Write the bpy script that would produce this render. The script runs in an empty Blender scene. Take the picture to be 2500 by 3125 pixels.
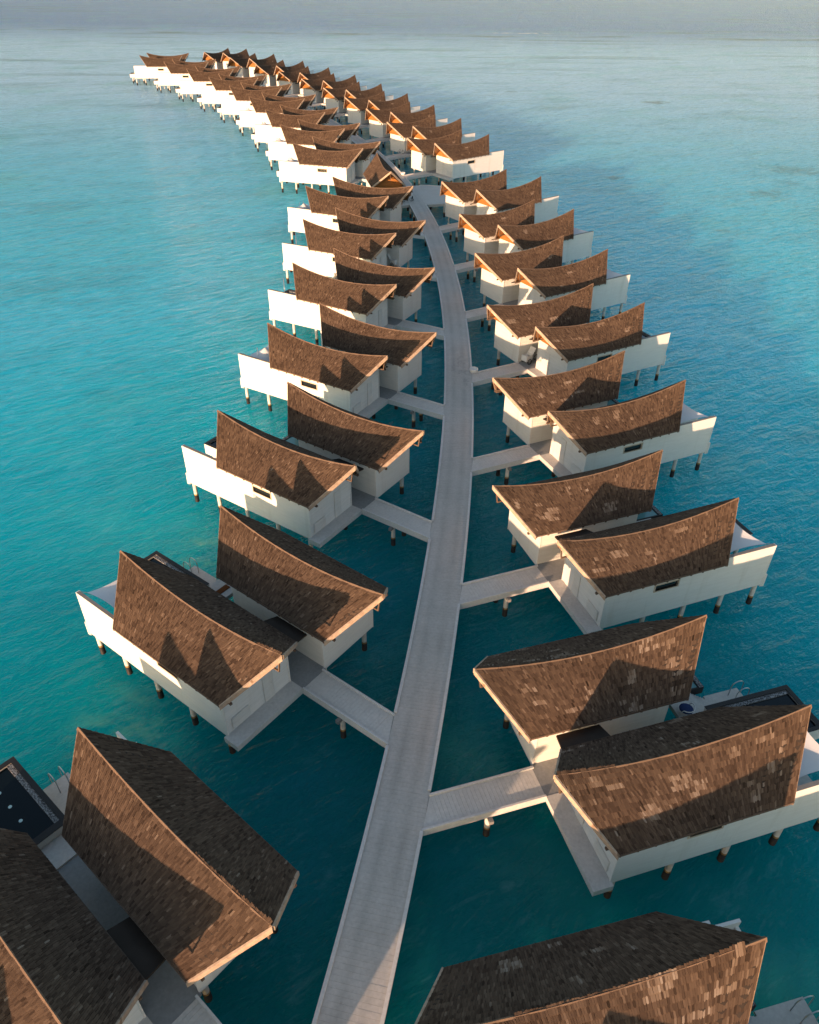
import bpy, bmesh, math, random
import numpy as np
from mathutils import Vector, Matrix

random.seed(7)
rng = np.random.default_rng(7)
scene = bpy.context.scene
col = scene.collection
K = 1.15            # metres per survey unit
ZW = -5.12           # water level in survey units (villa eaves are near 0)
def Z(z): return (z - ZW) * K

# ------------------------------------------------------------------ camera
F_PX, PITCH, ROLL, HCAM = 2304.37, 0.643396, 0.0121546, 30.0
cd = bpy.data.cameras.new('camera'); cam = bpy.data.objects.new('camera', cd); col.objects.link(cam)
scene.camera = cam
cd.sensor_fit = 'HORIZONTAL'; cd.sensor_width = 36.0; cd.lens = 36.0 * F_PX / 2500.0
cd.clip_start = 0.5; cd.clip_end = 40000
fw = Vector((0, math.cos(PITCH), -math.sin(PITCH))); rt = Vector((1, 0, 0)); up = Vector((0, math.sin(PITCH), math.cos(PITCH)))
a = math.cos(ROLL) * rt + math.sin(ROLL) * up
b = -math.sin(ROLL) * rt + math.cos(ROLL) * up
CAM = Vector((0, 0, Z(HCAM)))
cam.matrix_world = Matrix(((a.x, b.x, -fw.x, CAM.x), (a.y, b.y, -fw.y, CAM.y), (a.z, b.z, -fw.z, CAM.z), (0, 0, 0, 1)))
scene.render.resolution_x, scene.render.resolution_y = 819, 1024

# ------------------------------------------------------------------ light
SUN_AZ, SUN_EL = math.radians(-150.3), math.radians(7.65)
world = bpy.data.worlds.new('World'); scene.world = world; world.use_nodes = True
wn = world.node_tree.nodes; wl = world.node_tree.links
sky = wn.new('ShaderNodeTexSky'); sky.sky_type = 'NISHITA'; sky.sun_disc = False
sky.sun_elevation = SUN_EL; sky.sun_rotation = SUN_AZ; sky.altitude = 10; sky.air_density = 1.0; sky.dust_density = 1.2; sky.ozone_density = 1.0
wn['Background'].inputs['Strength'].default_value = 0.145
wl.new(sky.outputs['Color'], wn['Background'].inputs['Color'])
sd = bpy.data.lights.new('sun', 'SUN'); so = bpy.data.objects.new('sun', sd); col.objects.link(so)
sd.energy = 4.6; sd.angle = math.radians(0.5); sd.color = (1.0, 0.63, 0.395)
to_sun = Vector((math.sin(SUN_AZ) * math.cos(SUN_EL), math.cos(SUN_AZ) * math.cos(SUN_EL), math.sin(SUN_EL)))
so.rotation_euler = to_sun.to_track_quat('Z', 'Y').to_euler(); so.location = to_sun * 400
vs = scene.view_settings
vs.view_transform = 'Standard'; vs.look = 'None'; vs.exposure = 1.05; vs.gamma = 1.0; vs.use_curve_mapping = False
scene.render.engine = 'CYCLES'
scene.cycles.use_denoising = True
scene.cycles.max_bounces = 6; scene.cycles.diffuse_bounces = 3; scene.cycles.glossy_bounces = 3
scene.cycles.caustics_reflective = False; scene.cycles.caustics_refractive = False
scene.cycles.sample_clamp_indirect = 6

# ------------------------------------------------------------------ materials
class NT:
    def __init__(s, name):
        s.m = bpy.data.materials.new(name); s.m.use_nodes = True
        s.t = s.m.node_tree; s.n = s.t.nodes; s.l = s.t.links; s.p = s.n['Principled BSDF']
    def add(s, typ, **kw):
        nd = s.n.new(typ)
        for k, v in kw.items():
            if isinstance(k, str) and hasattr(nd, k): setattr(nd, k, v)
        return nd
    def link(s, o, i): s.l.new(o, i); return s
    def val(s, nd, **kw):
        for k, v in kw.items(): nd.inputs[k.replace('_', ' ')].default_value = v
        return nd
    def noise(s, vec, scale, detail=3, rough=.55, dist=0.):
        nd = s.add('ShaderNodeTexNoise'); s.link(vec, nd.inputs['Vector'])
        s.val(nd, Scale=scale, Detail=detail, Roughness=rough, Distortion=dist); return nd.outputs['Fac']
    def mapping(s, vec, scale=(1, 1, 1), rot=(0, 0, 0), loc=(0, 0, 0)):
        nd = s.add('ShaderNodeMapping'); s.link(vec, nd.inputs['Vector'])
        nd.inputs['Scale'].default_value = scale; nd.inputs['Rotation'].default_value = rot; nd.inputs['Location'].default_value = loc
        return nd.outputs['Vector']
    def aniso(s, vec, ang, sx, sy):
        # turn so that the crest direction is x, then stretch along it
        return s.mapping(s.mapping(vec, rot=(0, 0, -ang)), scale=(sx, sy, 1))
    def ramp(s, fac, stops, interp='LINEAR'):
        nd = s.add('ShaderNodeValToRGB'); s.link(fac, nd.inputs['Fac']); cr = nd.color_ramp; cr.interpolation = interp
        while len(cr.elements) < len(stops): cr.elements.new(.5)
        for e, (p, c) in zip(cr.elements, stops):
            e.position = p; e.color = tuple(c) + (1,) if not isinstance(c, (int, float)) else (c, c, c, 1)
        return nd.outputs['Color']
    def mix(s, fac, c1, c2, mode='MIX'):
        nd = s.add('ShaderNodeMix'); nd.data_type = 'RGBA'; nd.blend_type = mode
        for v, i in ((fac, 0), (c1, 6), (c2, 7)):
            if hasattr(v, 'links'): s.link(v, nd.inputs[i])
            elif isinstance(v, (int, float)): nd.inputs[i].default_value = v
            else: nd.inputs[i].default_value = tuple(v) + (1,)
        return nd.outputs[2]
    def math(s, op, x, y=0., clamp=False):
        nd = s.add('ShaderNodeMath'); nd.operation = op; nd.use_clamp = clamp
        for v, i in ((x, 0), (y, 1)):
            if hasattr(v, 'links'): s.link(v, nd.inputs[i])
            else: nd.inputs[i].default_value = v
        return nd.outputs[0]
    def maprange(s, v, a0, a1, b0=0., b1=1., smooth=True):
        nd = s.add('ShaderNodeMapRange'); s.link(v, nd.inputs[0])
        if smooth: nd.interpolation_type = 'SMOOTHSTEP'
        for i, x in ((1, a0), (2, a1), (3, b0), (4, b1)): nd.inputs[i].default_value = x
        return nd.outputs[0]
    def bump(s, h, strength, dist):
        nd = s.add('ShaderNodeBump'); s.link(h, nd.inputs['Height']); s.val(nd, Strength=strength, Distance=dist)
        s.link(nd.outputs['Normal'], s.p.inputs['Normal']); return nd
    def base(s, c, rough=.7, spec=.3, metal=0.):
        if hasattr(c, 'links'): s.link(c, s.p.inputs['Base Color'])
        else: s.p.inputs['Base Color'].default_value = tuple(c) + (1,)
        s.p.inputs['Roughness'].default_value = rough; s.p.inputs['Specular IOR Level'].default_value = spec
        s.p.inputs['Metallic'].default_value = metal; return s.m
    def obj(s): return s.add('ShaderNodeTexCoord').outputs['Object']
    def pos(s): return s.add('ShaderNodeNewGeometry').outputs['Position']

M = {}
def simple(name, c, rough=.7, spec=.3, metal=0., var=.12, scale=1.5):
    t = NT(name); f = t.noise(t.pos(), scale, 4)
    lo = tuple(x * (1 - var) for x in c); hi = tuple(min(1, x * (1 + var)) for x in c)
    M[name] = t.base(t.ramp(f, [(.3, lo), (.7, hi)]), rough, spec, metal)
# shingles: a tone per shingle, a little grain
t = NT('cedar_shingle')
at = t.add('ShaderNodeAttribute'); at.attribute_name = 'tone'
tone = at.outputs['Fac']
big = t.noise(t.pos(), .35, 3)
fine = t.noise(t.pos(), 9.0, 2)
tt = t.math('ADD', tone, t.math('MULTIPLY', t.math('SUBTRACT', big, .5), .22))
tt = t.math('ADD', tt, t.math('MULTIPLY', t.math('SUBTRACT', fine, .5), .07))
c = t.ramp(tt, [(.0, (.020, .014, .010)), (.30, (.064, .042, .030)), (.55, (.126, .084, .058)), (.78, (.205, .147, .106)), (1., (.36, .29, .23))])
M['shingle'] = t.base(c, .9, .02)
M['shingle'].node_tree.nodes['Principled BSDF'].inputs['Diffuse Roughness'].default_value = 0.3
simple('roof_underlay', (.045, .034, .027), .9, .1)
simple('edge_wood', (.24, .165, .11), .8, .2)
simple('cap_wood', (.155, .102, .070), .8, .2)
simple('ridge_wood', (.13, .088, .062), .8, .2)
# pale bargeboard timber with streaks and dark nail knots
t = NT('bargeboard_timber')
f = t.noise(t.pos(), 3.0, 4); kn = t.noise(t.pos(), 2.1, 1)
c = t.ramp(f, [(.25, (.30, .21, .15)), (.6, (.43, .32, .235)), (.8, (.50, .39, .29))])
c = t.mix(t.ramp(kn, [(.66, 0.), (.72, .8)]), c, (.2, .12, .07))
M['barge'] = t.base(c, .75, .2)
# warm timber lining
t = NT('gable_timber')
f = t.noise(t.mapping(t.pos(), (.6, .6, 7)), 2.0, 4)
M['gable'] = t.base(t.ramp(f, [(.3, (.25, .095, .02)), (.7, (.46, .195, .048))]), .6, .3)
# painted lap boards
def paint(name, c0, c1, stain):
    t = NT(name)
    p = t.pos(); sz = t.add('ShaderNodeSeparateXYZ'); t.link(p, sz.inputs[0])
    zz = t.math('FRACT', t.math('MULTIPLY', sz.outputs['Z'], 6.2))
    f = t.noise(t.mapping(p, (.5, .5, 3.2)), 1.6, 5, .6)
    st = t.noise(t.mapping(p, (1.3, 1.3, .12)), 1.2, 4)
    c = t.ramp(f, [(.28, c0), (.72, c1)])
    c = t.mix(t.ramp(st, [(.55, 0.), (.8, stain)]), c, (.50, .45, .37))
    c = t.mix(t.ramp(zz, [(.0, .28), (.09, 0.)]), c, (.36, .34, .30))
    t.base(c, .6, .3); t.bump(t.ramp(zz, [(0., 0.), (.08, .8), (1., 1.)]), .5, .02); return t.m
M['white'] = paint('white_painted_boards', (.70, .67, .615), (.77, .74, .685), .38)
M['cream'] = paint('cream_painted_siding', (.66, .635, .58), (.76, .73, .67), .3)
# weathered grey decking
def decking(name, lo, hi, grain=(1, 1, 1)):
    t = NT(name); p = t.pos()
    f = t.noise(p, .55, 5, .6); g = t.noise(p, 6.0, 3); s2 = t.noise(p, 2.2, 4)
    at = t.add('ShaderNodeObjectInfo')
    at2 = t.add('ShaderNodeAttribute'); at2.attribute_name = 'tone'
    c = t.ramp(f, [(.25, lo), (.75, hi)])
    c = t.mix(.35, c, t.ramp(g, [(.3, tuple(x * .72 for x in lo)), (.7, hi)]))
    c = t.mix(t.ramp(s2, [(.62, 0.), (.8, .35)]), c, tuple(x * .55 for x in lo))
    k = t.math('ADD', t.math('MULTIPLY', at.outputs['Random'], .05), t.math('MULTIPLY', at2.outputs['Fac'], .10))
    c = t.mix(k, c, tuple(x * .35 for x in lo))
    wr = t.add('ShaderNodeAttribute'); wr.attribute_name = 'wear'
    c = t.mix(t.math('MULTIPLY', wr.outputs['Fac'], t.maprange(t.noise(p, .23, 4), .3, .7, .10, .42)), c, tuple(x * .42 for x in lo))
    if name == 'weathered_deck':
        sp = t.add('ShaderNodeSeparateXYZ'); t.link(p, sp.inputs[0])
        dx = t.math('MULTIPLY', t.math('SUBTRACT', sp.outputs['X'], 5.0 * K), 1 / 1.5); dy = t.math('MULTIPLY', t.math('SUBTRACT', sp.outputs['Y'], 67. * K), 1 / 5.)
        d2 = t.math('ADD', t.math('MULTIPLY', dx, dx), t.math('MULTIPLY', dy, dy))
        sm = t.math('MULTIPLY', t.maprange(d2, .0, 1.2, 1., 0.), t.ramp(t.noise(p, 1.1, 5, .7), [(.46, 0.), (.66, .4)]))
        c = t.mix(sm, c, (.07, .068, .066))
    return t.base(c, .7, .25)
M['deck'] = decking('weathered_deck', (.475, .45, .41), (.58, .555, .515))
M['bridge'] = decking('pale_weathered_deck', (.56, .53, .485), (.68, .65, .60))
M['kerb'] = decking('kerb_timber', (.60, .58, .55), (.70, .68, .65))
M['court'] = decking('courtyard_stone', (.24, .245, .24), (.32, .325, .32))
# walkway boards carry two worn wheel tracks
simple('beam_wood', (.22, .21, .20), .8, .2)
simple('pile_concrete', (.60, .57, .51), .85, .2, var=.2)
simple('pile_rust', (.30, .19, .07), .9, .1, var=.4, scale=4)
simple('pile_algae', (.014, .013, .012), .6, .3, var=.3)
simple('pool_tile', (.012, .013, .014), .35, .5)
simple('rim_stone', (.022, .021, .021), .6, .3)
t = NT('gutter_gravel'); f = t.noise(t.pos(), 14., 2)
M['gravel'] = t.base(t.ramp(f, [(.40, (.03, .03, .03)), (.62, (.36, .35, .34))]), .8, .2)
t = NT('pool_water'); M['poolwater'] = t.base((.004, .008, .010), .05, .25)
t.bump(t.noise(t.pos(), 2.2, 2), .06, .05)
t = NT('plunge_water'); M['plunge'] = t.base((.12, .30, .30), .06, .5)
t.bump(t.noise(t.pos(), 3., 2), .05, .05)
simple('sail_cloth', (.72, .72, .72), .8, .1, var=.03)
M['steel'] = NT('steel').base((.55, .55, .55), .3, .5, 1.)
M['glass'] = NT('dark_glass').base((.015, .017, .018), .06, .6)
simple('frame_wood', (.52, .43, .32), .7, .2)
simple('plaque_black', (.015, .015, .015), .4, .4)
simple('light_lens', (.45, .62, .60), .3, .5, var=.05)
simple('mat_brown', (.16, .055, .018), .9, .1)
simple('white_plastic', (.74, .72, .68), .5, .3, var=.04)
simple('black_rubber', (.015, .015, .015), .7, .3)
simple('red_frame', (.16, .03, .02), .4, .5)
simple('dark_cloth', (.03, .032, .04), .9, .1)
simple('white_cloth', (.68, .67, .65), .9, .1, var=.05)
simple('blue_cloth', (.03, .05, .13), .9, .1)
simple('skin', (.20, .10, .06), .6, .3, var=.04)
simple('hair', (.01, .008, .007), .6, .3)

# ------------------------------------------------------------------ helpers
class MB:
    """collects faces in survey units; build() links ONE mesh object"""
    def __init__(s): s.v = []; s.f = []; s.m = []; s.tone = []; s.smooth = []
    def face(s, idx, mat=0, tone=.5, sm=False): s.f.append(idx); s.m.append(mat); s.tone.append(tone); s.smooth.append(sm)
    def add(s, pts): n = len(s.v); s.v += [tuple(p) for p in pts]; return n
    def hexa(s, p, mat=0, tone=.5, mats=None):
        n = s.add(p)
        for k, q in enumerate(((3, 2, 1, 0), (4, 5, 6, 7), (0, 1, 5, 4), (1, 2, 6, 5), (2, 3, 7, 6), (3, 0, 4, 7))):
            s.face([n + i for i in q], mats[k] if mats else mat, tone)
    def box(s, x0, x1, y0, y1, z0, z1, mat=0, tone=.5, mats=None):
        s.hexa([(x0, y0, z0), (x1, y0, z0), (x1, y1, z0), (x0, y1, z0), (x0, y0, z1), (x1, y0, z1), (x1, y1, z1), (x0, y1, z1)], mat, tone, mats)
    def prism(s, base, top, mat=0, mt=None):
        n = len(base); k = s.add(base); j = s.add(top)
        s.face([k + i for i in reversed(range(n))], mat); s.face([j + i for i in range(n)], mat if mt is None else mt)
        for i in range(n):
            i2 = (i + 1) % n; s.face([k + i, k + i2, j + i2, j + i], mat)
    def bar(s, p, q, w, h, mat=0, upv=(0, 0, 1)):
        p, q = Vector(p), Vector(q); d = (q - p).normalized(); u = Vector(upv)
        if abs(d.dot(u)) > .98: u = Vector((1, 0, 0))
        r = d.cross(u).normalized() * (w / 2); u = r.cross(d).normalized() * (h / 2)
        s.hexa([p - r - u, p + r - u, q + r - u, q - r - u, p - r + u, p + r + u, q + r + u, q - r + u], mat)
    def cyl(s, c, r, z0, z1, n=10, mat=0, r1=None, caps=True):
        r1 = r if r1 is None else r1
        k = s.add([(c[0] + r * math.cos(i * math.tau / n), c[1] + r * math.sin(i * math.tau / n), z0) for i in range(n)])
        j = s.add([(c[0] + r1 * math.cos(i * math.tau / n), c[1] + r1 * math.sin(i * math.tau / n), z1) for i in range(n)])
        for i in range(n):
            i2 = (i + 1) % n; s.face([k + i, k + i2, j + i2, j + i], mat, sm=True)
        if caps: s.face([j + i for i in range(n)], mat); s.face([k + i for i in reversed(range(n))], mat)
    def tube(s, pts, r, n=6, mat=0):
        pts = [Vector(p) for p in pts]; rings = []; x = None
        for i, p in enumerate(pts):
            d = (pts[min(i + 1, len(pts) - 1)] - pts[max(i - 1, 0)]).normalized()
            if x is None: x = d.cross(Vector((0, 0, 1)) if abs(d.z) < .9 else Vector((1, 0, 0))).normalized()
            else: x = (x - d * x.dot(d)).normalized()
            y = x.cross(d)
            rings.append(s.add([p + r * (x * math.cos(k * math.tau / n) + y * math.sin(k * math.tau / n)) for k in range(n)]))
        for a_, b_ in zip(rings, rings[1:]):
            for k in range(n):
                k2 = (k + 1) % n; s.face([a_ + k, a_ + k2, b_ + k2, b_ + k], mat, sm=True)
        s.face([rings[0] + k for k in reversed(range(n))], mat); s.face([rings[-1] + k for k in range(n)], mat)
    def torus(s, c, R, r, axis, n=16, k=6, mat=0):
        c = Vector(c); ax = Vector(axis).normalized(); u = Vector((0, 0, 1)); w = ax.cross(u).normalized()
        idx = []
        for i in range(n):
            a_ = i * math.tau / n; d = u * math.cos(a_) + w * math.sin(a_)
            idx.append(s.add([c + d * (R + r * math.cos(j * math.tau / k)) + ax * (r * math.sin(j * math.tau / k)) for j in range(k)]))
        for i in range(n):
            a_, b_ = idx[i], idx[(i + 1) % n]
            for j in range(k):
                j2 = (j + 1) % k; s.face([a_ + j, a_ + j2, b_ + j2, b_ + j], mat, sm=True)
    def mesh(s, name, mats, sg=1, k=K, z0=ZW):
        me = bpy.data.meshes.new(name)
        v = [(x * k, y * sg * k, (z - z0) * k) for x, y, z in s.v]
        f = [list(reversed(q)) for q in s.f] if sg < 0 else s.f
        me.from_pydata(v, [], f)
        for m in (mats if isinstance(mats, (list, tuple)) else [mats]): me.materials.append(M[m] if isinstance(m, str) else m)
        me.polygons.foreach_set('material_index', s.m)
        me.polygons.foreach_set('use_smooth', s.smooth)
        if any(x != .5 for x in s.tone):
            at = me.attributes.new('tone', 'FLOAT', 'FACE'); at.data.foreach_set('value', s.tone)
        me.update(); return me

def ob(name, me, parent=None, **props):
    o = bpy.data.objects.new(name, me); col.objects.link(o)
    if parent: o.parent = parent
    for k, v in props.items(): o[k] = v
    return o
def empty(name, loc, rz=0., label=None, cat=None, group=None, kind=None):
    o = bpy.data.objects.new(name, None); col.objects.link(o); o.location = loc; o.rotation_euler = (0, 0, rz); o.empty_display_size = .5
    tag(o, label, cat, group, kind); return o
def tag(o, label=None, cat=None, group=None, kind=None):
    for k, v in (('label', label), ('category', cat), ('group', group), ('kind', kind)):
        if v: o[k] = v
    return o

CACHE = {}
def part(root, name, key, sg, fn, mats, **props):
    if (key, sg) not in CACHE:
        b_ = MB(); fn(b_); CACHE[(key, sg)] = b_.mesh(key, mats, sg)
    return ob(name, CACHE[(key, sg)], root, **props)

# ------------------------------------------------------------------ survey: where every villa stands
POSE = {'L0': (-9.6071, 8.2939, .7017), 'L1': (-6.079, 24.9231, .6439), 'L2': (-3.62, 41.5593, .5917), 'L3': (-2.0426, 58.309, .5254), 'L4': (-1.6375, 75.0002, .4811),
 'L5': (-2.0465, 92.0764, .4028), 'L6': (-3.4431, 108.7263, .3645), 'L7': (-8.6556, 138.9744, .2554), 'L8': (-13.0531, 155.7771, .2238), 'L9': (-18.3626, 172.8037, .1581),
 'L10': (-24.5688, 189.7003, .1122), 'L11': (-31.9814, 205.8968, .0599), 'L12': (-40.2845, 221.7938, .0052), 'L13': (-49.7032, 237.6041, -.045), 'L14': (-59.9083, 252.8221, -.0637),
 'L15': (-71.1364, 267.5627, -.1259), 'R0': (2.9266, 3.1927, .2478), 'R1': (6.1973, 18.511, .3003), 'R2': (8.6478, 33.9516, .357), 'R3': (10.2293, 49.2205, .4226),
 'R4': (11.2551, 64.7417, .4874), 'R5': (11.3042, 80.24, .5414), 'R6': (10.5473, 95.9036, .5981), 'R7': (8.9352, 112.7375, .6502), 'R8': (3.6732, 143.88, .6657),
 'R9': (-.2001, 159.1585, .7223), 'R10': (-4.8309, 174.1859, .7739), 'R11': (-10.1153, 188.9004, .841), 'R12': (-16.221, 203.4056, .8961), 'R13': (-23.1059, 218.2156, .9551),
 'R14': (-30.7905, 232.3688, 1.0167), 'R15': (-39.1447, 246.2886, 1.0683), 'R16': (-49.7222, 262.5822, 1.1088), 'R17': (-60.3482, 276.0371, 1.1465),
 'L-1': (-14.0, -8.2, .755)}
def sgn(v): return 1 if v[0] == 'R' else -1
def rotz(v): return POSE[v][2] if v[0] == 'R' else math.pi - POSE[v][2]
def wxy(v, u, w):
    x, y, _ = POSE[v]; r = rotz(v); c, s = math.cos(r), math.sin(r); w *= sgn(v)
    return (x + u * c - w * s, y + u * s + w * c)
def to_local(v, p):
    x, y, _ = POSE[v]; r = rotz(v); c, s = math.cos(r), math.sin(r); dx, dy = p[0] - x, p[1] - y
    return (dx * c + dy * s, (-dx * s + dy * c) * sgn(v))
# right edge of the walkway as x(y)
RE = [(-.68, 11.36), (.11, 15.95), (.79, 19.12), (1.1, 21.21), (2.31, 28.03), (3.38, 35.4), (4.18, 42.85), (5.24, 53.14), (5.96, 67.09), (5.96, 80.65), (5.33, 95.27), (3.87, 114.56), (2.24, 125.18),
      (-.39, 138.12), (-2.15, 145.33), (-5.27, 158.31), (-7.4, 164.92), (-10.41, 174.97), (-12.85, 181.52), (-17.01, 191.95), (-19.82, 198.9), (-21.39, 201.91), (-28.18, 216.41), (-35.74, 230.26), (-43.98, 243.93), (-54.46, 260.03), (-64.98, 273.3)]
RE = np.array(RE); _pf = np.polynomial.polynomial.Polynomial.fit(RE[:, 1], RE[:, 0], 6); _pd = _pf.deriv()
def redge(y):
    if y < 11: return float(_pf(11) + _pd(11) * (y - 11)), float(_pd(11))
    return float(_pf(y)), float(_pd(y))
WID = 2.62
PATH = []                                   # (right point, left point, tangent) every .24 along the walkway
y = -9.0; xy = None; acc = 0.
while y < 279:
    x, d = redge(y); tl = math.hypot(d, 1); tx, ty = d / tl, 1 / tl
    PATH.append(((x, y), (x - ty * WID, y + tx * WID), (tx, ty)))
    y += .24 * ty
def on_walk(p):
    """signed: is p inside the walkway strip"""
    x, d = redge(p[1]); tl = math.hypot(d, 1); return -WID <= (p[0] - x) / tl <= 0

# ------------------------------------------------------------------ water and the sky around it
GREEN = [(-14.6, 40.6, 4.2, .8), (-15.8, 26.3, 4.0, .45), (-13.8, 54., 4., .5), (-17., 75., 4., .35), (-40., 190., 9., .5), (-52., 214., 9., .5), (-62., 233., 9., .5), (-28., 160., 6., .45), (-24., 140., 6., .45), (-19., 108., 5., .35)]
def make_water():
    t = NT('lagoon_water'); p = t.pos(); sp = t.add('ShaderNodeSeparateXYZ'); t.link(p, sp.inputs[0])
    X, Y = sp.outputs['X'], sp.outputs['Y']
    warp = t.math('MULTIPLY', t.math('SUBTRACT', t.noise(t.mapping(p, (1, 1, 1)), .035, 3), .5), 26.)
    yy = t.math('ADD', Y, warp)
    ax = t.math('ABSOLUTE', X)
    yd = t.math('ADD', yy, t.math('MULTIPLY', ax, .55))
    # lagoon: near water painted darker for shade and steep view, sand flats farther out, ocean beyond the reef
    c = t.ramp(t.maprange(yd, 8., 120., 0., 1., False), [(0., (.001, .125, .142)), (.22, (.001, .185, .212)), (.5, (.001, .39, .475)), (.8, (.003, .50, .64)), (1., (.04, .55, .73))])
    # villa shade painted into the water as a darker band along the walkway
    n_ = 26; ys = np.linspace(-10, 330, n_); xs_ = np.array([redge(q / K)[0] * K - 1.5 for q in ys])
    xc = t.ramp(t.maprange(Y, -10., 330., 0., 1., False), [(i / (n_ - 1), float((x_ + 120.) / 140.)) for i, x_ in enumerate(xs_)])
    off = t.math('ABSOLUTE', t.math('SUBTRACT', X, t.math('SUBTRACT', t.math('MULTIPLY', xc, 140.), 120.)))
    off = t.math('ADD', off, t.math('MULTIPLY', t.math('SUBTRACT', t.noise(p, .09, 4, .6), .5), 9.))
    shade_band = t.math('MULTIPLY', t.maprange(off, 5., 16., .62, 0.), t.maprange(Y, 200., 332., 1., 0.))
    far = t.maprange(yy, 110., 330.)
    c = t.mix(far, c, (.40, .68, .90))  # far water paled in its colour, standing in for sky reflection
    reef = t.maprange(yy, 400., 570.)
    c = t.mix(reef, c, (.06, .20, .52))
    c = t.mix(shade_band, c, (.001, .125, .150))
    # pale sand and darker weed mottling
    m1 = t.noise(p, .05, 4, .6)
    c = t.mix(t.ramp(m1, [(.52, 0.), (.75, .35)]), c, (.10, .50, .46))
    m2 = t.noise(t.aniso(p, .25, 1., 2.6), .022, 5, .62)
    c = t.mix(t.ramp(m2, [(.55, 0.), (.72, .4)]), c, (.02, .16, .22))
    # streaks of weed and current lines drawn out across the flats
    st = t.noise(t.mapping(p, (.25, 2.2, 1), (0, 0, -.06)), .03, 4, .6)
    stm = t.math('MULTIPLY', t.ramp(st, [(.56, 0.), (.68, .6)]), t.maprange(yy, 200., 420.))
    c = t.mix(stm, c, (.03, .13, .19))
    # reflection of the sunlit left hand walls, painted as pale green patches
    gm = t.ramp(t.noise(t.mapping(p, (1, 1.5, 1), (0, 0, .5)), .5, 5, .65), [(.45, 0.), (.65, .55)])
    for (cx, cy, r, q) in GREEN:
        dx = t.math('MULTIPLY', t.math('SUBTRACT', X, cx * K), 1 / (r * K)); dy = t.math('MULTIPLY', t.math('SUBTRACT', Y, cy * K), 1 / (r * K))
        d2 = t.math('ADD', t.math('MULTIPLY', dx, dx), t.math('MULTIPLY', dy, dy))
        c = t.mix(t.math('MULTIPLY', gm, t.maprange(d2, .0, 1., q, 0.)), c, (.20, .50, .30))
    # ripple shading and glints painted into the colour at the scale of the chop
    r1 = t.noise(t.aniso(p, .6, .42, 1.2), .8, 5, .72, .5); r2 = t.noise(t.aniso(p, .35, .3, 1.), .14, 3, .6, .4)
    c = t.mix(t.math('MULTIPLY', t.ramp(r1, [(.50, 0.), (.66, 1.)]), t.maprange(Y, 30., 110., .16, .40)), c, (.02, .20, .28))
    c = t.mix(t.math('MULTIPLY', t.ramp(r1, [(.30, 1.), (.46, 0.)]), t.maprange(Y, 30., 110., .07, .25)), c, (.40, .74, .90))
    c = t.mix(t.ramp(r2, [(.52, 0.), (.7, .22)]), c, (.01, .22, .32))
    # coral heads on the right hand flats
    for (cx, cy, r, q) in ((68.9, 243.5, 3.2, .75), (29.3, 260.2, 1.6, .55), (38.5, 154.3, 1.6, .6), (76.9, 161.5, 4.2, .5), (64.1, 143.7, 3.0, .5), (48.1, 120.8, 1.3, .35), (71, 152, 2.2, .4)):
        dx = t.math('MULTIPLY', t.math('SUBTRACT', X, cx * K), 1 / (r * K * 1.2)); dy = t.math('MULTIPLY', t.math('SUBTRACT', Y, cy * K), 1 / (r * K * .95))
        d2 = t.math('ADD', t.math('MULTIPLY', dx, dx), t.math('MULTIPLY', dy, dy))
        d2 = t.math('ADD', d2, t.math('MULTIPLY', t.math('SUBTRACT', t.noise(p, .38, 5, .7), .5), 5.5))
        c = t.mix(t.maprange(d2, -.3, 1.5, q * .85, 0.), c, (.06, .12, .13))
    # thin dark reef edge
    ry = t.math('ABSOLUTE', t.math('SUBTRACT', Y, t.math('ADD', 505., t.math('MULTIPLY', t.math('SUBTRACT', t.noise(t.mapping(p, (1, .01, 1)), .012, 4), .5), 46.))))
    rl = t.math('MULTIPLY', t.maprange(ry, 1.5, 7., .75, 0.), t.ramp(t.noise(t.mapping(p, (1, .15, 1)), .03, 4), [(.42, 0.), (.6, 1.)]))
    c = t.mix(rl, c, (.02, .10, .15))
    # breaking foam line on the reef
    fy = t.math('ABSOLUTE', t.math('SUBTRACT', Y, t.math('ADD', 455.6 * K, t.math('MULTIPLY', t.math('SUBTRACT', t.noise(t.mapping(p, (1, .01, 1)), .05, 3), .5), 14.))))
    fx = t.math('ABSOLUTE', t.math('SUBTRACT', X, 52 * K))
    foam = t.math('MULTIPLY', t.maprange(fy, .6, 2.6, 1., 0.), t.maprange(fx, 9., 24., 1., 0.))
    foam = t.math('MULTIPLY', foam, t.ramp(t.noise(p, .25, 3), [(.42, 0.), (.55, 1.)]))
    c = t.mix(foam, c, (.7, .72, .72))
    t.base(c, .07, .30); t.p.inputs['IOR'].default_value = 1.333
    t.link(t.maprange(Y, 60., 420., .06, .12), t.p.inputs['Roughness'])
    t.link(t.maprange(Y, 40., 200., .17, .03), t.p.inputs['Specular IOR Level'])
    t.p.subsurface_method = 'BURLEY'; t.p.inputs['Subsurface Weight'].default_value = 0.92; t.p.inputs['Subsurface Radius'].default_value = (1, 1, 1); t.p.inputs['Subsurface Scale'].default_value = 20.0
    # waves: a slow swell, wind chop and ripples
    w0 = t.noise(t.aniso(p, .62, .35, 1.1), .09, 4, .6, .5)
    w1 = t.noise(t.aniso(p, .75, .45, 1.2), .24, 3, .58, .5)
    w2 = t.noise(t.aniso(p, .55, .5, 1.3), .8, 4, .62, .4)
    w3 = t.noise(t.aniso(p, .9, .7, 1.3), 2.6, 2, .55)
    gain = t.maprange(Y, 30., 220., .8, 1.5)
    h = t.math('ADD', t.math('MULTIPLY', w0, .55), t.math('MULTIPLY', w1, .5))
    h = t.math('MULTIPLY', t.math('ADD', h, t.math('MULTIPLY', w2, .46)), gain)
    h = t.math('ADD', h, t.math('MULTIPLY', w3, .11))
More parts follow.
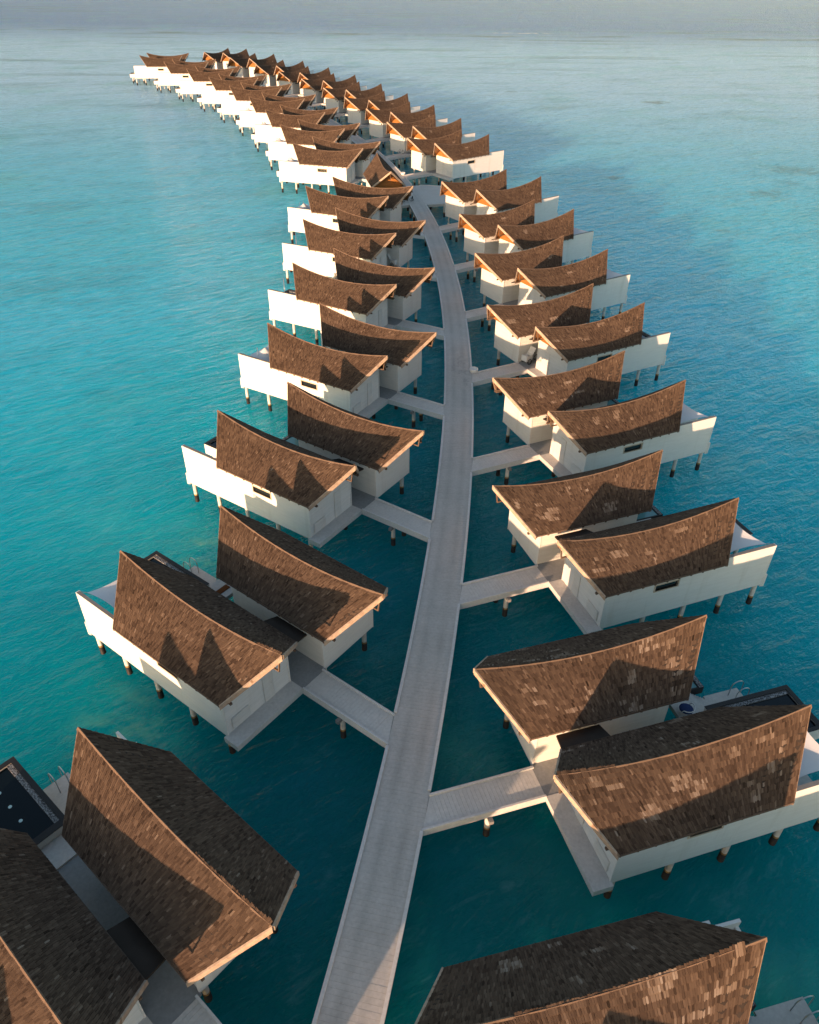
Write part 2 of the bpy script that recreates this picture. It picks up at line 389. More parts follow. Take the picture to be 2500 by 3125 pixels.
    t.bump(h, 1.0, 1.0)
    return t.m
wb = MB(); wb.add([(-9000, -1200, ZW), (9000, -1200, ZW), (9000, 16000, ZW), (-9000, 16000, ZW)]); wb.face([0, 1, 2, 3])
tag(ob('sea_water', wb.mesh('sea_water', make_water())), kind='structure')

# ------------------------------------------------------------------ roofs
RL, RW, EA0, EA1, EZ = 12.67, 2.66, 1.937, 10.574, .016
def ridge_z(t): q = 2 * t - 1; return 1.74 + (.86 + .04 * q) * q * q
def roof_pt(t, s, side):
    return np.array([EA0 + (EA1 - EA0) * t + (RL * t - EA0 - (EA1 - EA0) * t) * s, side * RW * (1 - s), EZ + (ridge_z(t) - EZ) * s])
ROOF_OFF = {'A': (0., 0.), 'B': (-1.17, 6.331)}

def shingle_table(seed, patchy):
    """one row per shingle: t, s, side, tone, length factor, width"""
    r = np.random.default_rng(seed); rows = []
    for side in (-1, 1):
        nr = 15
        fld = r.normal(0, 1, (nr + 4, 30)); fld = (fld + np.roll(fld, 1, 0) + np.roll(fld, 1, 1) + np.roll(fld, 2, 1)) / 2.
        for k in range(nr):
            s = k / nr; s_mid = s + .5 / nr
            ln = (EA1 - EA0) * (1 - s) + RL * s; n = int(ln / .092)
            for i in range(n):
                tt = (i + .5 + r.uniform(-.1, .1)) / n
                tone = .42 + .075 * r.normal() + .02 * fld[k, int(tt * 28)]
                if r.random() < .018: tone += .24
                if r.random() < .04: tone -= .17
                rows.append([tt, s, side, tone, r.uniform(.92, 1.08), ln / n, k])
    T = np.array(rows)
    if patchy:
        for q in range(patchy):
            t0 = r.uniform(.02, .92); k0 = r.integers(0, 13); wd = r.uniform(.012, .07); hk = r.integers(2, 4) if r.random() < .35 else 1; side = -1 if r.random() < .7 else 1
            m = (T[:, 2] == side) & (T[:, 6] >= k0) & (T[:, 6] < k0 + hk) & (np.abs(T[:, 0] - t0 - .01 * (T[:, 6] - k0)) < wd * (.5 + .5 * r.random(len(T))))
            m &= r.random(len(T)) < .8
            T[m, 3] = .64 + .24 * r.random(m.sum())
    T[:, 3] = np.clip(T[:, 3], .02, 1.)
    return T
def shingle_frames(T):
    """base point and axes (along eave, up slope, normal) for each shingle"""
    t, s, side = T[:, 0], T[:, 1], T[:, 2]
    def P(t, s):
        e = EA0 + (EA1 - EA0) * t; q = 2 * t - 1; rz = 1.74 + (.86 + .04 * q) * q * q
        return np.stack([e + (RL * t - e) * s, side * RW * (1 - s), EZ + (rz - EZ) * s], 1)
    p0 = P(t, s); p1 = P(t, s + .02); pa = P(t + .004, s)
    a_ = pa - p0; a_ /= np.linalg.norm(a_, axis=1)[:, None]
    b_ = p1 - p0; slope = np.linalg.norm(b_, axis=1) / .02; b_ /= np.linalg.norm(b_, axis=1)[:, None]
    n_ = np.cross(a_, b_); n_ *= np.sign(n_[:, 2])[:, None]
    n_ /= np.linalg.norm(n_, axis=1)[:, None]
    return p0, a_, b_, n_, slope
# local outline of a shingle: x along the course (unit width), y up the slope (unit exposure), z off the roof
SH = np.array([(-.47, 1.45, .004), (.47, 1.45, .004), (.47, .10, .045), (.16, -.06, .048), (-.16, -.06, .048), (-.47, .10, .045),
               (.47, .10, .005), (.16, -.06, .005), (-.16, -.06, .005), (-.47, .10, .005)])
SHF = [(0, 5, 4, 3, 2, 1), (2, 3, 7, 6), (3, 4, 8, 7), (4, 5, 9, 8), (1, 2, 6), (0, 9, 5)]
def shingles_mesh(name, T, keep=None):
    if keep is not None: T = T[keep]
    p0, a_, b_, n_, sl = shingle_frames(T); n = len(T)
    ex = sl / 15
    L = np.repeat(SH[None], n, 0).copy()
    L[:, :, 0] *= T[:, 5][:, None]; L[:, :, 1] = (L[:, :, 1] - 0) * ex[:, None] * np.where(SH[None, :, 1] > 1, 1., T[:, 4][:, None])
    L[:, [3, 4, 7, 8], 1] += ((T[:, 4] - 1) * -.5)[:, None]
    hi = np.maximum(0, T[:, 1] + 1.45 / 15 - 1.0) * sl      # keep the top course below the ridge
    L[:, :2, 1] -= hi[:, None]
    V = p0[:, None, :] + L[:, :, 0:1] * a_[:, None, :] + L[:, :, 1:2] * b_[:, None, :] + L[:, :, 2:3] * n_[:, None, :]
    V = V.reshape(-1, 3) * K; V[:, 2] += -ZW * K
    flip = np.einsum('ij,ij->i', np.cross(a_, b_), n_) < 0
    faces = []
    for i in range(n):
        o_ = i * 10
        for q in SHF:
            faces.append([o_ + k for k in (q if flip[i] else reversed(q))])
    me = bpy.data.meshes.new(name); me.from_pydata(V.tolist(), [], faces); me.materials.append(M['shingle'])
    at = me.attributes.new('tone', 'FLOAT', 'FACE'); at.data.foreach_set('value', np.repeat(T[:, 3], 6)); me.update()
    return me
# twelve loose shingle meshes (one per tone) for the ones that are objects of their own
def loose_shingle(tone, nm):
    me = bpy.data.meshes.new(nm); me.from_pydata((SH * np.array([0.092 * K, .235 * K, K])).tolist(), [], [list(reversed(q)) for q in SHF]); me.materials.append(M['shingle'])
    at = me.attributes.new('tone', 'FLOAT', 'FACE'); at.data.foreach_set('value', [tone] * 6); me.update(); return me
LOOSE = [loose_shingle(.05 + .9 * i / 13, 'shingle') for i in range(14)]

def roof_slab(b_):
    n = 14
    for side in (-1, 1):
        for i in range(n):
            t0, t1 = i / n, (i + 1) / n
            P = [roof_pt(t0, 0, side), roof_pt(t1, 0, side), roof_pt(t1, 1, side), roof_pt(t0, 1, side)]
            dn = np.array([0, 0, -.13])
            top = P if side < 0 else P[::-1]
            k = b_.add(top); j = b_.add([p + dn for p in top])
            b_.face([k, k + 1, k + 2, k + 3], 0); b_.face([j + 3, j + 2, j + 1, j], 1)
            e = (0, 1) if side < 0 else (3, 2)
            A, B = (k, k + 1) if side < 0 else (k + 2, k + 3)
            A2, B2 = (j, j + 1) if side < 0 else (j + 2, j + 3)
            b_.face([A, A2, B2, B], 0)
def ridge_cap(b_):
    n = 22
    for i in range(n):
        p, q = roof_pt(i / n, 1, 1), roof_pt((i + 1) / n, 1, 1)
        z = .035 + .012 * (i % 2)
        for sd in (-1, 1):
            b_.hexa([(p[0], 0, p[2] - .03 + z), (q[0] + .02, 0, q[2] - .03 + z), (q[0] + .02, sd * .10, q[2] - .14 + z), (p[0], sd * .10, p[2] - .14 + z),
                     (p[0], 0, p[2] + z), (q[0] + .02, 0, q[2] + z), (q[0] + .02, sd * .10, q[2] - .14 + z), (p[0], sd * .10, p[2] - .14 + z)] if sd < 0 else
                    [(p[0], sd * .10, p[2] - .14 + z), (q[0] + .02, sd * .10, q[2] - .14 + z), (q[0] + .02, 0, q[2] - .03 + z), (p[0], 0, p[2] - .03 + z),
                     (p[0], sd * .10, p[2] - .11 + z), (q[0] + .02, sd * .10, q[2] - .11 + z), (q[0] + .02, 0, q[2] + z), (p[0], 0, p[2] + z)])
def barge(b_, t, side):
    r_, e_ = roof_pt(t, 1, side), roof_pt(t, 0, side)
    d = e_ - r_; out = np.array([d[1], -d[0], 0.]); out /= np.linalg.norm(out); out *= -1 if (out[0] > 0) == (t < .5) else 1
    out = out * (.04 if t > .5 else .09); e2 = e_ + d * .012
    up_, dn = np.array([0, 0, -.02 if t > .5 else .03]), np.array([0, 0, -.2 if t > .5 else -.28])
    P = [r_ + dn, e2 + dn, e2 + dn + out, r_ + dn + out, r_ + up_, e2 + up_, e2 + up_ + out, r_ + up_ + out]
    n_ = np.cross(P[1] - P[0], P[3] - P[0])
    if n_[2] < 0: P = [P[3], P[2], P[1], P[0], P[7], P[6], P[5], P[4]]
    b_.hexa([tuple(p) for p in P])
def eave_board(b_, side):
    p, q = roof_pt(0, 0, side), roof_pt(1, 0, side); y = side * (RW + .035)
    b_.bar((p[0], y, EZ - .07), (q[0], y, EZ - .07), .05, .12)
def rafters(b_):
    for side in (-1, 1):
        for i in range(11):
            t = .01 + .098 * i; p = roof_pt(t, 0.02, side); q = roof_pt(t, .30, side)
            d = (p - q) / np.linalg.norm(p - q); p2 = p + d * .10
            b_.bar((p2[0], p2[1], p2[2] - .2), (q[0], q[1], q[2] - .2), .085, .12)
def gable_wall(b_):
    zb, za = -.02, 1.86; n = 15; h = (za - zb) / n
    for i in range(n):
        z = zb + i * h; w0_ = 2.30 * (1 - (z - zb) / (za - zb)); w1_ = 2.30 * (1 - (z + h * .8 - zb) / (za - zb))
        b_.hexa([(2.28, -w0_, z), (2.40, -w0_, z), (2.40, w0_, z), (2.28, w0_, z), (2.31, -w1_, z + h * .86), (2.40, -w1_, z + h * .86), (2.40, w1_, z + h * .86), (2.31, w1_, z + h * .86)])
    b_.prism([(2.405, -2.28, zb), (2.405, 2.28, zb), (2.405, 0, za)], [(2.45, -2.28, zb), (2.45, 2.28, zb), (2.45, 0, za)])
def sea_gable(b_):
    b_.prism([(10.25, -2.2, -.02), (10.25, 2.2, -.02), (10.25, 0, 1.81)], [(10.32, -2.2, -.02), (10.32, 2.2, -.02), (10.32, 0, 1.81)])
def king_post(b_): b_.bar((.22, 0, 2.15), (.36, 0, 1.24), .075, .075)
def tie_beam(b_): b_.bar((.33, 0, 1.20), (2.30, 0, 1.20), .08, .08)
def purlin_end(b_, sd): b_.bar((1.55, sd * 2.25, -.04), (2.5, sd * 2.25, -.02), .13, .13)

def project(p):
    d = p - np.array(CAM); z = d @ np.array(fw)
    return 1250 + F_PX * (d @ np.array(a)) / z, 1562 - F_PX * (d @ np.array(b)) / z, z

TABLES = {}
def table(seed, patchy):
    if (seed, patchy) not in TABLES: TABLES[(seed, patchy)] = shingle_table(seed, patchy)
    return TABLES[(seed, patchy)]
SHARED = {}
def add_roof(root, which, sg, seed, patchy, pick=None):
    du, dv = ROOF_OFF[which]
    r = part(root, 'roof', 'roof', 1, roof_slab, ['roof_underlay_m', 'lining_m'])
    r.location = (du * K, sg * dv * K, 0)
    if pick is None:
        if (seed, patchy) not in SHARED: SHARED[(seed, patchy)] = shingles_mesh('shingles', table(seed, patchy))
        s = ob('shingles', SHARED[(seed, patchy)], r, kind='stuff')
    else:
        T, mask = pick
        ob('shingles', shingles_mesh('shingles', T, ~mask), r, kind='stuff')
        Tm = T[mask]; p0, a_, b_, n_, sl = shingle_frames(Tm)
        for i in range(len(Tm)):
            x_ = a_[i] if np.dot(np.cross(a_[i], b_[i]), n_[i]) > 0 else -a_[i]
            sx = Tm[i, 5] / .092; sy = sl[i] / 15 / .235 * Tm[i, 4]
            mw = Matrix(((x_[0] * sx, b_[i][0] * sy, n_[i][0], p0[i][0] * K), (x_[1] * sx, b_[i][1] * sy, n_[i][1], p0[i][1] * K), (x_[2] * sx, b_[i][2] * sy, n_[i][2], (p0[i][2] - ZW) * K), (0, 0, 0, 1)))
            o = ob('shingle', LOOSE[int(np.clip(round((Tm[i, 3] - .05) / .9 * 13), 0, 13))], r); o.matrix_basis = mw
    part(r, 'ridge_cap', 'ridge_cap', 1, ridge_cap, 'cap_wood')
    for tt in (0, 1):
        for sd in (-1, 1): part(r, 'bargeboard', 'bargeboard%d%d' % (tt, sd), 1, lambda q: barge(q, tt, sd), 'edge_wood' if tt else 'barge')
    for sd in (-1, 1): part(r, 'eave_board', 'eave_board%d' % sd, 1, lambda q: eave_board(q, sd), 'ridge_wood')
    part(r, 'rafters', 'rafters', 1, rafters, 'ridge_wood', kind='stuff')
    part(r, 'gable_boarding', 'gable_boarding', 1, gable_wall, 'gable', kind='stuff'); part(r, 'sea_gable', 'sea_gable', 1, sea_gable, 'gable')
    part(r, 'king_post', 'king_post', 1, king_post, 'ridge_wood'); part(r, 'tie_beam', 'tie_beam', 1, tie_beam, 'ridge_wood')
    for sd in (-1, 1): part(r, 'purlin', 'purlin%d' % sd, 1, lambda q: purlin_end(q, sd), 'ridge_wood')
    return r
M['roof_underlay_m'] = M['roof_underlay']; M['lining_m'] = M['gable']

# which shingles show largest, for the villas close enough to tell them apart
NEAR = ['L0', 'L1', 'L2', 'R0', 'R1', 'R2']
def pick_shingles(v, TA, TB):
    sc = []
    for T, w in ((TA, 'A'), (TB, 'B')):
        p0, a_, b_, n_, sl = shingle_frames(T); du, dv = ROOF_OFF[w]; r = rotz(v); c, s = math.cos(r), math.sin(r)
        X = p0[:, 0] + du; Y = p0[:, 1] + sgn(v) * dv
        W = np.stack([(POSE[v][0] + X * c - Y * s) * K, (POSE[v][1] + X * s + Y * c) * K, (p0[:, 2] - ZW) * K], 1)
        N = np.stack([n_[:, 0] * c - n_[:, 1] * s, n_[:, 0] * s + n_[:, 1] * c, n_[:, 2]], 1)
        px, py, z = project(W); vd = np.array(CAM) - W; dist = np.linalg.norm(vd, axis=1)
        q = np.einsum('ij,ij->i', N, vd / dist[:, None]) / dist ** 2
        q[(px < 0) | (px > 2500) | (py < 0) | (py > 3125) | (z < 1)] = 0
        sc.append(np.maximum(q, 0))
    al = np.concatenate(sc); th = max(np.sort(al)[-300], 1e-9)
    return sc[0] >= th, sc[1] >= th

# ------------------------------------------------------------------ villa pieces
def long_wall(b_):
    y0, y1 = -2.324, -2.17; z0, z1 = -3.19, .10
    b_.box(2.35, 5.80, y0, y1, z0, z1); b_.box(7.45, 14.44, y0, y1, z0, z1)
    b_.box(5.80, 7.45, y0, y1, z0, -1.14); b_.box(5.80, 7.45, y0, y1, -.68, z1)
def wall_coping(b_): b_.box(10.60, 14.47, -2.35, -2.14, .10, .135)
def wall_post(b_): b_.box(14.44, 14.56, -2.34, -2.10, -3.35, .10); b_.box(14.56, 14.70, -2.37, -2.0, -3.35, -2.35)
def window_frame(b_):
    y0, y1 = -2.36, -2.2
    b_.box(5.72, 7.53, y0, y1, -.68, -.61); b_.box(5.72, 7.53, y0, y1, -1.21, -1.14); b_.box(5.72, 5.80, y0, y1, -1.14, -.68); b_.box(7.45, 7.53, y0, y1, -1.14, -.68)
def window_pane(b_): b_.box(5.80, 7.45, -2.235, -2.205, -1.14, -.68)
def end_wall_A(b_): b_.box(2.38, 2.52, -2.168, 2.20, -3.0, .02)
def siding_A(b_):
    n = 28; h = 3.0 / n
    for i in range(n):
        z = -3.0 + i * h
        b_.hexa([(2.30, -2.26, z), (2.38, -2.26, z), (2.38, 2.20, z), (2.30, 2.20, z), (2.345, -2.26, z + h * .93), (2.38, -2.26, z + h * .93), (2.38, 2.20, z + h * .93), (2.345, 2.20, z + h * .93)])
def corner_trim(b_, k):
    if k: b_.box(2.27, 2.349, -2.35, -2.261, -3.19, .06)
    else: b_.box(2.27, 2.379, 2.201, 2.28, -3.0, .0)
def hatch(b_):
    b_.box(2.255, 2.30, -1.95, -.75, -2.85, -2.05); b_.box(2.24, 2.255, -1.90, -.80, -2.80, -2.10)
def door_A(b_):
    b_.box(2.27, 2.30, .35, 1.05, -2.98, -.75); b_.box(2.25, 2.27, .92, .97, -1.9, -1.8)
def inner_wall_A(b_): b_.box(2.52, 10.2, 2.06, 2.20, -3.0, .12)
def sea_glazing_A(b_): b_.box(10.20, 10.27, -2.165, 2.20, -2.99, .0)
def floor_A(b_):
    b_.box(2.35, 11.6, -2.169, 2.30, -3.22, -3.0); b_.box(11.6, 14.43, -2.169, 1.54, -3.22, -3.0)
def ledge_A(b_): b_.box(1.35, 2.349, -2.55, 2.30, -3.36, -2.99)
def end_wall_B(b_): b_.box(1.45, 1.60, 4.16, 8.46, -3.19, .02)
def side_wall_B(b_, v): b_.box(1.60, 8.85, v, v + .14, -3.19, .08)
def sea_wall_B(b_): b_.box(8.75, 8.85, 4.30, 8.32, -3.0, .0)
def floor_B(b_): b_.box(1.60, 9.25, 4.301, 8.319, -3.17, -3.0)
def trim_B(b_, k):
    if k: b_.box(1.42, 1.50, 4.11, 4.159, -3.2, .0)
    else: b_.box(1.42, 1.50, 8.461, 8.50, -3.2, .0)
def plaque_B(b_): b_.box(1.41, 1.45, 4.38, 4.62, -.62, -.42)
def screen_B(b_):
    b_.box(8.851, 11.45, 8.32, 8.45, -3.1, -.5); b_.box(11.45, 12.66, 8.10, 8.23, -3.3, -.5); b_.box(12.50, 12.66, 7.7, 8.10, -3.3, -.9)
def courtyard(b_): b_.box(1.35, 10.2, 2.301, 4.159, -3.22, -3.005)
def canopy(b_):
    P = [(1.95, 2.52, -.03), (4.6, 2.52, -.03), (4.6, 3.84, -.57), (2.3, 3.84, -.57)]
    b_.prism([(x, y_, z - .12) for x, y_, z in P], P, 0, 0)
def terrace(b_): b_.box(10.21, 11.6, 2.301, 5.92, -3.2, -2.93); b_.box(10.2, 10.21, 2.301, 5.92, -3.2, -2.94)
def step(b_, k):
    u0 = 11.6 + .20 * k; z = -2.93 - .152 * (k + 1)
    b_.box(u0, u0 + .235, 4.62, 5.92, z - .07, z)
def stringer(b_):
    for v in (4.66, 5.86): b_.bar((11.5, v, -3.15), (13.1, v, -4.25), .06, .2)
def landing(b_): b_.box(13.02, 15.25, 4.62, 6.1, -4.14, -4.0)
def ladder(b_):
    for v in (5.25, 5.78):
        pts = [(14.45, v, -4.0)] + [(14.85 - .4 * math.cos(q), v, -3.3 + .36 * math.sin(q)) for q in np.linspace(0, math.pi, 9)] + [(15.3, v, -4.2), (15.38, v, -5.5)]
        b_.tube(pts, .028, 6)
    for z in (-4.35, -4.65, -4.95): b_.tube([(15.33, 5.25, z), (15.33, 5.78, z)], .03, 6)
def pool_shell(b_):
    z0, z1 = -3.42, -2.5
    b_.box(11.62, 16.85, 4.36, 4.50, z0, z1); b_.box(11.62, 16.85, 1.55, 1.69, z0, z1); b_.box(16.71, 16.85, 1.69, 4.36, z0, z1); b_.box(11.62, 11.80, 1.69, 4.36, z0, z1); b_.box(11.8, 16.71, 1.69, 4.36, z0, z0 + .1)
def pool_coping(b_):
    z0, z1 = -2.5, -2.465
    b_.box(11.60, 16.87, 4.26, 4.52, z0, z1); b_.box(11.60, 16.87, 1.53, 1.75, z0, z1); b_.box(16.6, 16.87, 1.75, 4.26, z0, z1); b_.box(11.60, 11.98, 1.75, 4.26, z0, z1)
def pool_gutter(b_): b_.box(11.98, 16.6, 4.02, 4.259, -2.62, -2.53)
def pool_water(b_): b_.box(11.98, 16.6, 1.751, 4.019, -2.75, -2.60)
def pool_light(b_): b_.cyl((0, 0), .09, -.02, .012, 12)
def plunge_shell(b_):
    z0, z1 = -3.45, -2.93
    b_.box(9.26, 12.70, 5.98, 6.08, z0, z1); b_.box(9.26, 12.70, 7.98, 8.09, z0, z1); b_.box(12.36, 12.70, 6.08, 7.98, z0, z1); b_.box(9.26, 9.4, 6.08, 7.98, z0, z1); b_.box(9.4, 12.36, 6.08, 7.98, z0, z0 + .1)
def plunge_gutter(b_): b_.box(12.42, 12.66, 6.0, 8.05, z0 := -2.93, -2.905)
def plunge_water(b_): b_.box(9.4, 12.36, 6.08, 7.98, -3.3, -2.98)
def terrace_B(b_): b_.box(8.85, 9.25, 4.30, 8.10, -3.2, -2.94)
def pile_fn(b_):
    b_.cyl((0, 0), .150, -4.38, -3.1, 12, 0, caps=False); b_.cyl((0, 0), .156, -4.50, -4.38, 12, 1, caps=False); b_.cyl((0, 0), .20, -8., -4.50, 12, 2, .165)
def sail(b_, peaked):
    C = [Vector((14.12, -1.92, .02)), Vector((14.0, 1.42, .0)), Vector((10.5, 1.6, -.25)), Vector((10.5, -1.95, -.25))]
    n = 10; g = []
    for i in range(n + 1):
        for j in range(n + 1):
            x, y_ = i / n, j / n
            # edges drawn in towards the middle like a tensioned cloth
            p = (C[0] * (1 - x) + C[1] * x) * (1 - y_) + (C[3] * (1 - x) + C[2] * x) * y_
            ex, ey = 4 * x * (1 - x), 4 * y_ * (1 - y_)
            cx = .09 * (1 - 2 * x) * ey * (abs(1 - 2 * x)); cy = .09 * (1 - 2 * y_) * ex * abs(1 - 2 * y_)
            p = p + (C[1] - C[0]) * cx + (C[3] - C[0]) * cy
            p.z -= .22 * ex * ey
            if peaked: d = math.hypot(x - .45, y_ - .30); p.z += 1.25 * math.exp(-(d / .13) ** 1.0) * (1 - .0) - .25
            g.append(b_.add([p]))
    for i in range(n):
        for j in range(n):
            q = [g[i * (n + 1) + j], g[(i + 1) * (n + 1) + j], g[(i + 1) * (n + 1) + j + 1], g[i * (n + 1) + j + 1]]
            b_.face(q, sm=True)
    k = b_.add([Vector(b_.v[i]) - Vector((0, 0, .015)) for i in g])
    for i in range(n):
        for j in range(n):
            q = [k + i * (n + 1) + j, k + (i + 1) * (n + 1) + j, k + (i + 1) * (n + 1) + j + 1, k + i * (n + 1) + j + 1]
            b_.face(q[::-1], sm=True)
def sail_line(b_):
    b_.tube([(14.12, -1.92, .02), (14.42, -2.18, .12)], .02, 5)
def sail_post(b_): b_.cyl((14.04, 1.44), .04, -3.0, .06, 8)
def sail_pole(b_, h=1.2):
    b_.cyl((13.2, -1.2), .035, -3.0, h, 8)

ORD = ['first', 'second', 'third', 'fourth', 'fifth', 'sixth', 'seventh', 'eighth', 'ninth', 'tenth']
SAIL = {'L1': 'flat', 'R1': 'flat', 'R2': 'flat', 'R3': 'flat', 'R5': 'flat', 'R6': 'flat', 'L3': 'peaked', 'L6': 'peaked', 'L7': 'peaked', 'L8': 'peaked', 'L9': 'peaked', 'L10': 'peaked', 'L4': 'pole', 'L5': 'pole'}
def villa_label(v):
    k = int(v[1:]); side = 'left' if v[0] == 'L' else 'right'
    ex = {'L-1': 'shingled stilt villa just outside the lower left corner, nearest of all', 'L0': 'white stilt villa in the lower left corner with a dark pool',
          'R0': 'white stilt villa at the bottom right edge, mostly its roof in view', 'R7': 'white stilt villa right of the walkway, at the near edge of the deck platform',
          'L1': 'nearest whole white villa on the left, brown mat on its terrace', 'L2': 'second whole white villa on the left, pool box behind its long wall', 'L3': 'third whole white villa on the left, peaked white sail at its sea end',
          'L4': 'fourth whole white villa on the left, bare pole behind its wall', 'L5': 'fifth whole white villa on the left, cargo tricycle in its entry', 'L6': 'sixth whole white villa on the left, last before the platform',
          'R1': 'nearest whole white villa on the right, pale patched shingles and blue chair', 'R2': 'second whole white villa on the right, big white shade sail', 'R3': 'third whole white villa on the right, white sail and patched roof',
          'R4': 'fourth whole white villa on the right, white cargo tricycle at its door', 'R5': 'fifth whole white villa on the right, white sail at sea end', 'R6': 'sixth whole white villa on the right, two before the platform',
          'L15': 'farthest white stilt villa at the left tip of the curved row', 'R17': 'farthest stilt villa of the right hand row, small orange gable', 'R8': 'white villa on the right just beyond the platform, sunlit long wall'}
    if v in ex: return ex[v]
    return '%s white stilt villa beyond the platform on the %s of the walkway' % (ORD[k - (7 if v[0] == 'L' else 8)], side)
def bridge_label(v):
    k = int(v[1:]); side = 'left' if v[0] == 'L' else 'right'
    if k == 0: return 'grey plank footbridge at the bottom %s, nearest of that side' % side
    if k <= 6: return 'grey plank footbridge to the %s whole villa on the %s' % (('nearest' if k == 1 else ORD[k - 1]), side)
    if v == 'R7': return 'grey plank footbridge to the right villa at the near edge of the platform'
    return 'grey plank footbridge to the %s villa beyond the platform on the %s' % (ORD[k - (7 if v[0] == 'L' else 8)], side)

ROOTS = {}
def make_villa(v):
    sg = sgn(v); k = int(v[1:]); x, y_, _ = POSE[v]
    root = empty('water_villa', (x * K, y_ * K, 0), rotz(v), villa_label(v), 'villa', 'villas on stilts along the walkway'); ROOTS[v] = root
    patchy = 0
    if v[0] == 'R': patchy = {0: 16, 1: 24, 2: 8, 3: 9, 4: 4, 5: 3}.get(k, 2)
    if v in NEAR:
        TA, TB = shingle_table(100 + k * 7 + (50 if sg > 0 else 0), patchy), shingle_table(103 + k * 7 + (50 if sg > 0 else 0), patchy)
        mA, mB = pick_shingles(v, TA, TB)
        ra = add_roof(root, 'A', sg, 0, 0, (TA, mA)); rb = add_roof(root, 'B', sg, 0, 0, (TB, mB))
    else:
        pa = {3: 11, 4: 7}.get(k, 2) if sg > 0 else 0
        ra = add_roof(root, 'A', sg, 1 + k % 3, pa); rb = add_roof(root, 'B', sg, 2 + (k + 1) % 3, pa)
    P = lambda name, key, fn, mats, **kw: part(kw.pop('parent', root), name, key, sg, fn, mats, **kw)
    lw = P('long_wall', 'long_wall', long_wall, 'white', label='long white outer wall')
    w = P('window', 'window_frame', window_frame, 'frame_wood', parent=root); P('pane', 'window_pane', window_pane, 'glass', parent=w)
    P('wall_coping', 'wall_coping', wall_coping, 'beam_wood'); P('wall_post', 'wall_post', wall_post, 'white')
    ew = P('end_wall', 'end_wall_A', end_wall_A, 'cream'); P('siding', 'siding_A', siding_A, 'cream', parent=ew, kind='stuff'); [P('corner_trim', 'corner_trim%d' % i, lambda q: corner_trim(q, i), 'white', parent=ew) for i in (0, 1)]
    P('hatch', 'hatch', hatch, 'cream'); P('door', 'door_A', door_A, 'cream')
    P('inner_wall', 'inner_wall_A', inner_wall_A, 'cream'); P('glazing', 'sea_glazing_A', sea_glazing_A, 'glass')
    P('floor', 'floor_A', floor_A, 'deck'); P('entry_ledge', 'ledge_A', ledge_A, 'bridge')
    e2 = P('bath_end_wall', 'end_wall_B', end_wall_B, 'white'); [P('corner_trim', 'trim_B%d' % i, lambda q: trim_B(q, i), 'white', parent=e2) for i in (0, 1)]
    P('side_wall', 'side_wall_B0', lambda q: side_wall_B(q, 4.16), 'cream'); P('side_wall', 'side_wall_B1', lambda q: side_wall_B(q, 8.32), 'white')
    P('sea_wall', 'sea_wall_B', sea_wall_B, 'glass'); P('bath_floor', 'floor_B', floor_B, 'deck'); P('plaque', 'plaque_B', plaque_B, 'plaque_black')
    P('screen_wall', 'screen_B', screen_B, 'white'); P('courtyard_floor', 'courtyard', courtyard, 'court'); P('entry_canopy', 'canopy', canopy, ['roof_underlay', 'gable'])
    P('terrace', 'terrace', terrace, 'bridge'); P('side_terrace', 'terrace_B', terrace_B, 'bridge')
    st = P('stairs', 'stringer', stringer, 'beam_wood')
    for i in range(7): P('step', 'step%d' % i, lambda q: step(q, i), 'bridge', parent=st)
    ld = P('landing', 'landing', landing, 'bridge'); P('ladder', 'ladder', ladder, 'steel', parent=ld)
    pl = P('pool', 'pool_shell', pool_shell, 'white'); P('coping', 'pool_coping', pool_coping, 'rim_stone', parent=pl); P('gutter', 'pool_gutter', pool_gutter, 'gravel', parent=pl); P('pool_water', 'pool_water', pool_water, 'poolwater', parent=pl)
    for (u, w_) in ((13.37, 3.07), (14.42, 3.09), (15.49, 3.1)):
        o = part(pl, 'pool_light', 'pool_light', 1, pool_light, 'light_lens'); o.location = (u * K, sg * w_ * K, (-2.60 - 0) * K)
    pp = P('plunge_pool', 'plunge_shell', plunge_shell, 'rim_stone'); P('gutter', 'plunge_gutter', plunge_gutter, 'gravel', parent=pp); P('pool_water', 'plunge_water', plunge_water, 'plunge', parent=pp)
    for (u, w_) in [(q, -2.0) for q in (2.7, 5.75, 8.8, 11.75, 14.4)] + [(q, 1.9) for q in (2.7, 5.75, 8.8)] + [(q, r) for r in (4.5, 8.1) for q in (1.85, 5.0, 8.4)] + [(13., 1.85), (16.2, 1.85), (13., 4.2), (16.2, 4.2), (15., 5.8), (12.4, 8.0)]:
        o = part(root, 'pile', 'pile', 1, pile_fn, ['pile_concrete', 'pile_rust', 'pile_algae']); o.location = (u * K, sg * w_ * K, -.95 * K if u == 15. else 0)
    s = SAIL.get(v)
    if s in ('flat', 'peaked'):
        sl = P('shade_sail', 'sail_' + s, lambda q: sail(q, s == 'peaked'), 'sail_cloth'); P('rope', 'sail_line', sail_line, 'steel', parent=sl); P('sail_post', 'sail_post', sail_post, 'steel', parent=sl)
        if s == 'peaked': P('sail_pole', 'sail_pole_low', lambda q: sail_pole(q, .6), 'steel')
    if s == 'pole': P('sail_pole', 'sail_pole', sail_pole, 'steel')
    return root
for v in POSE: make_villa(v)

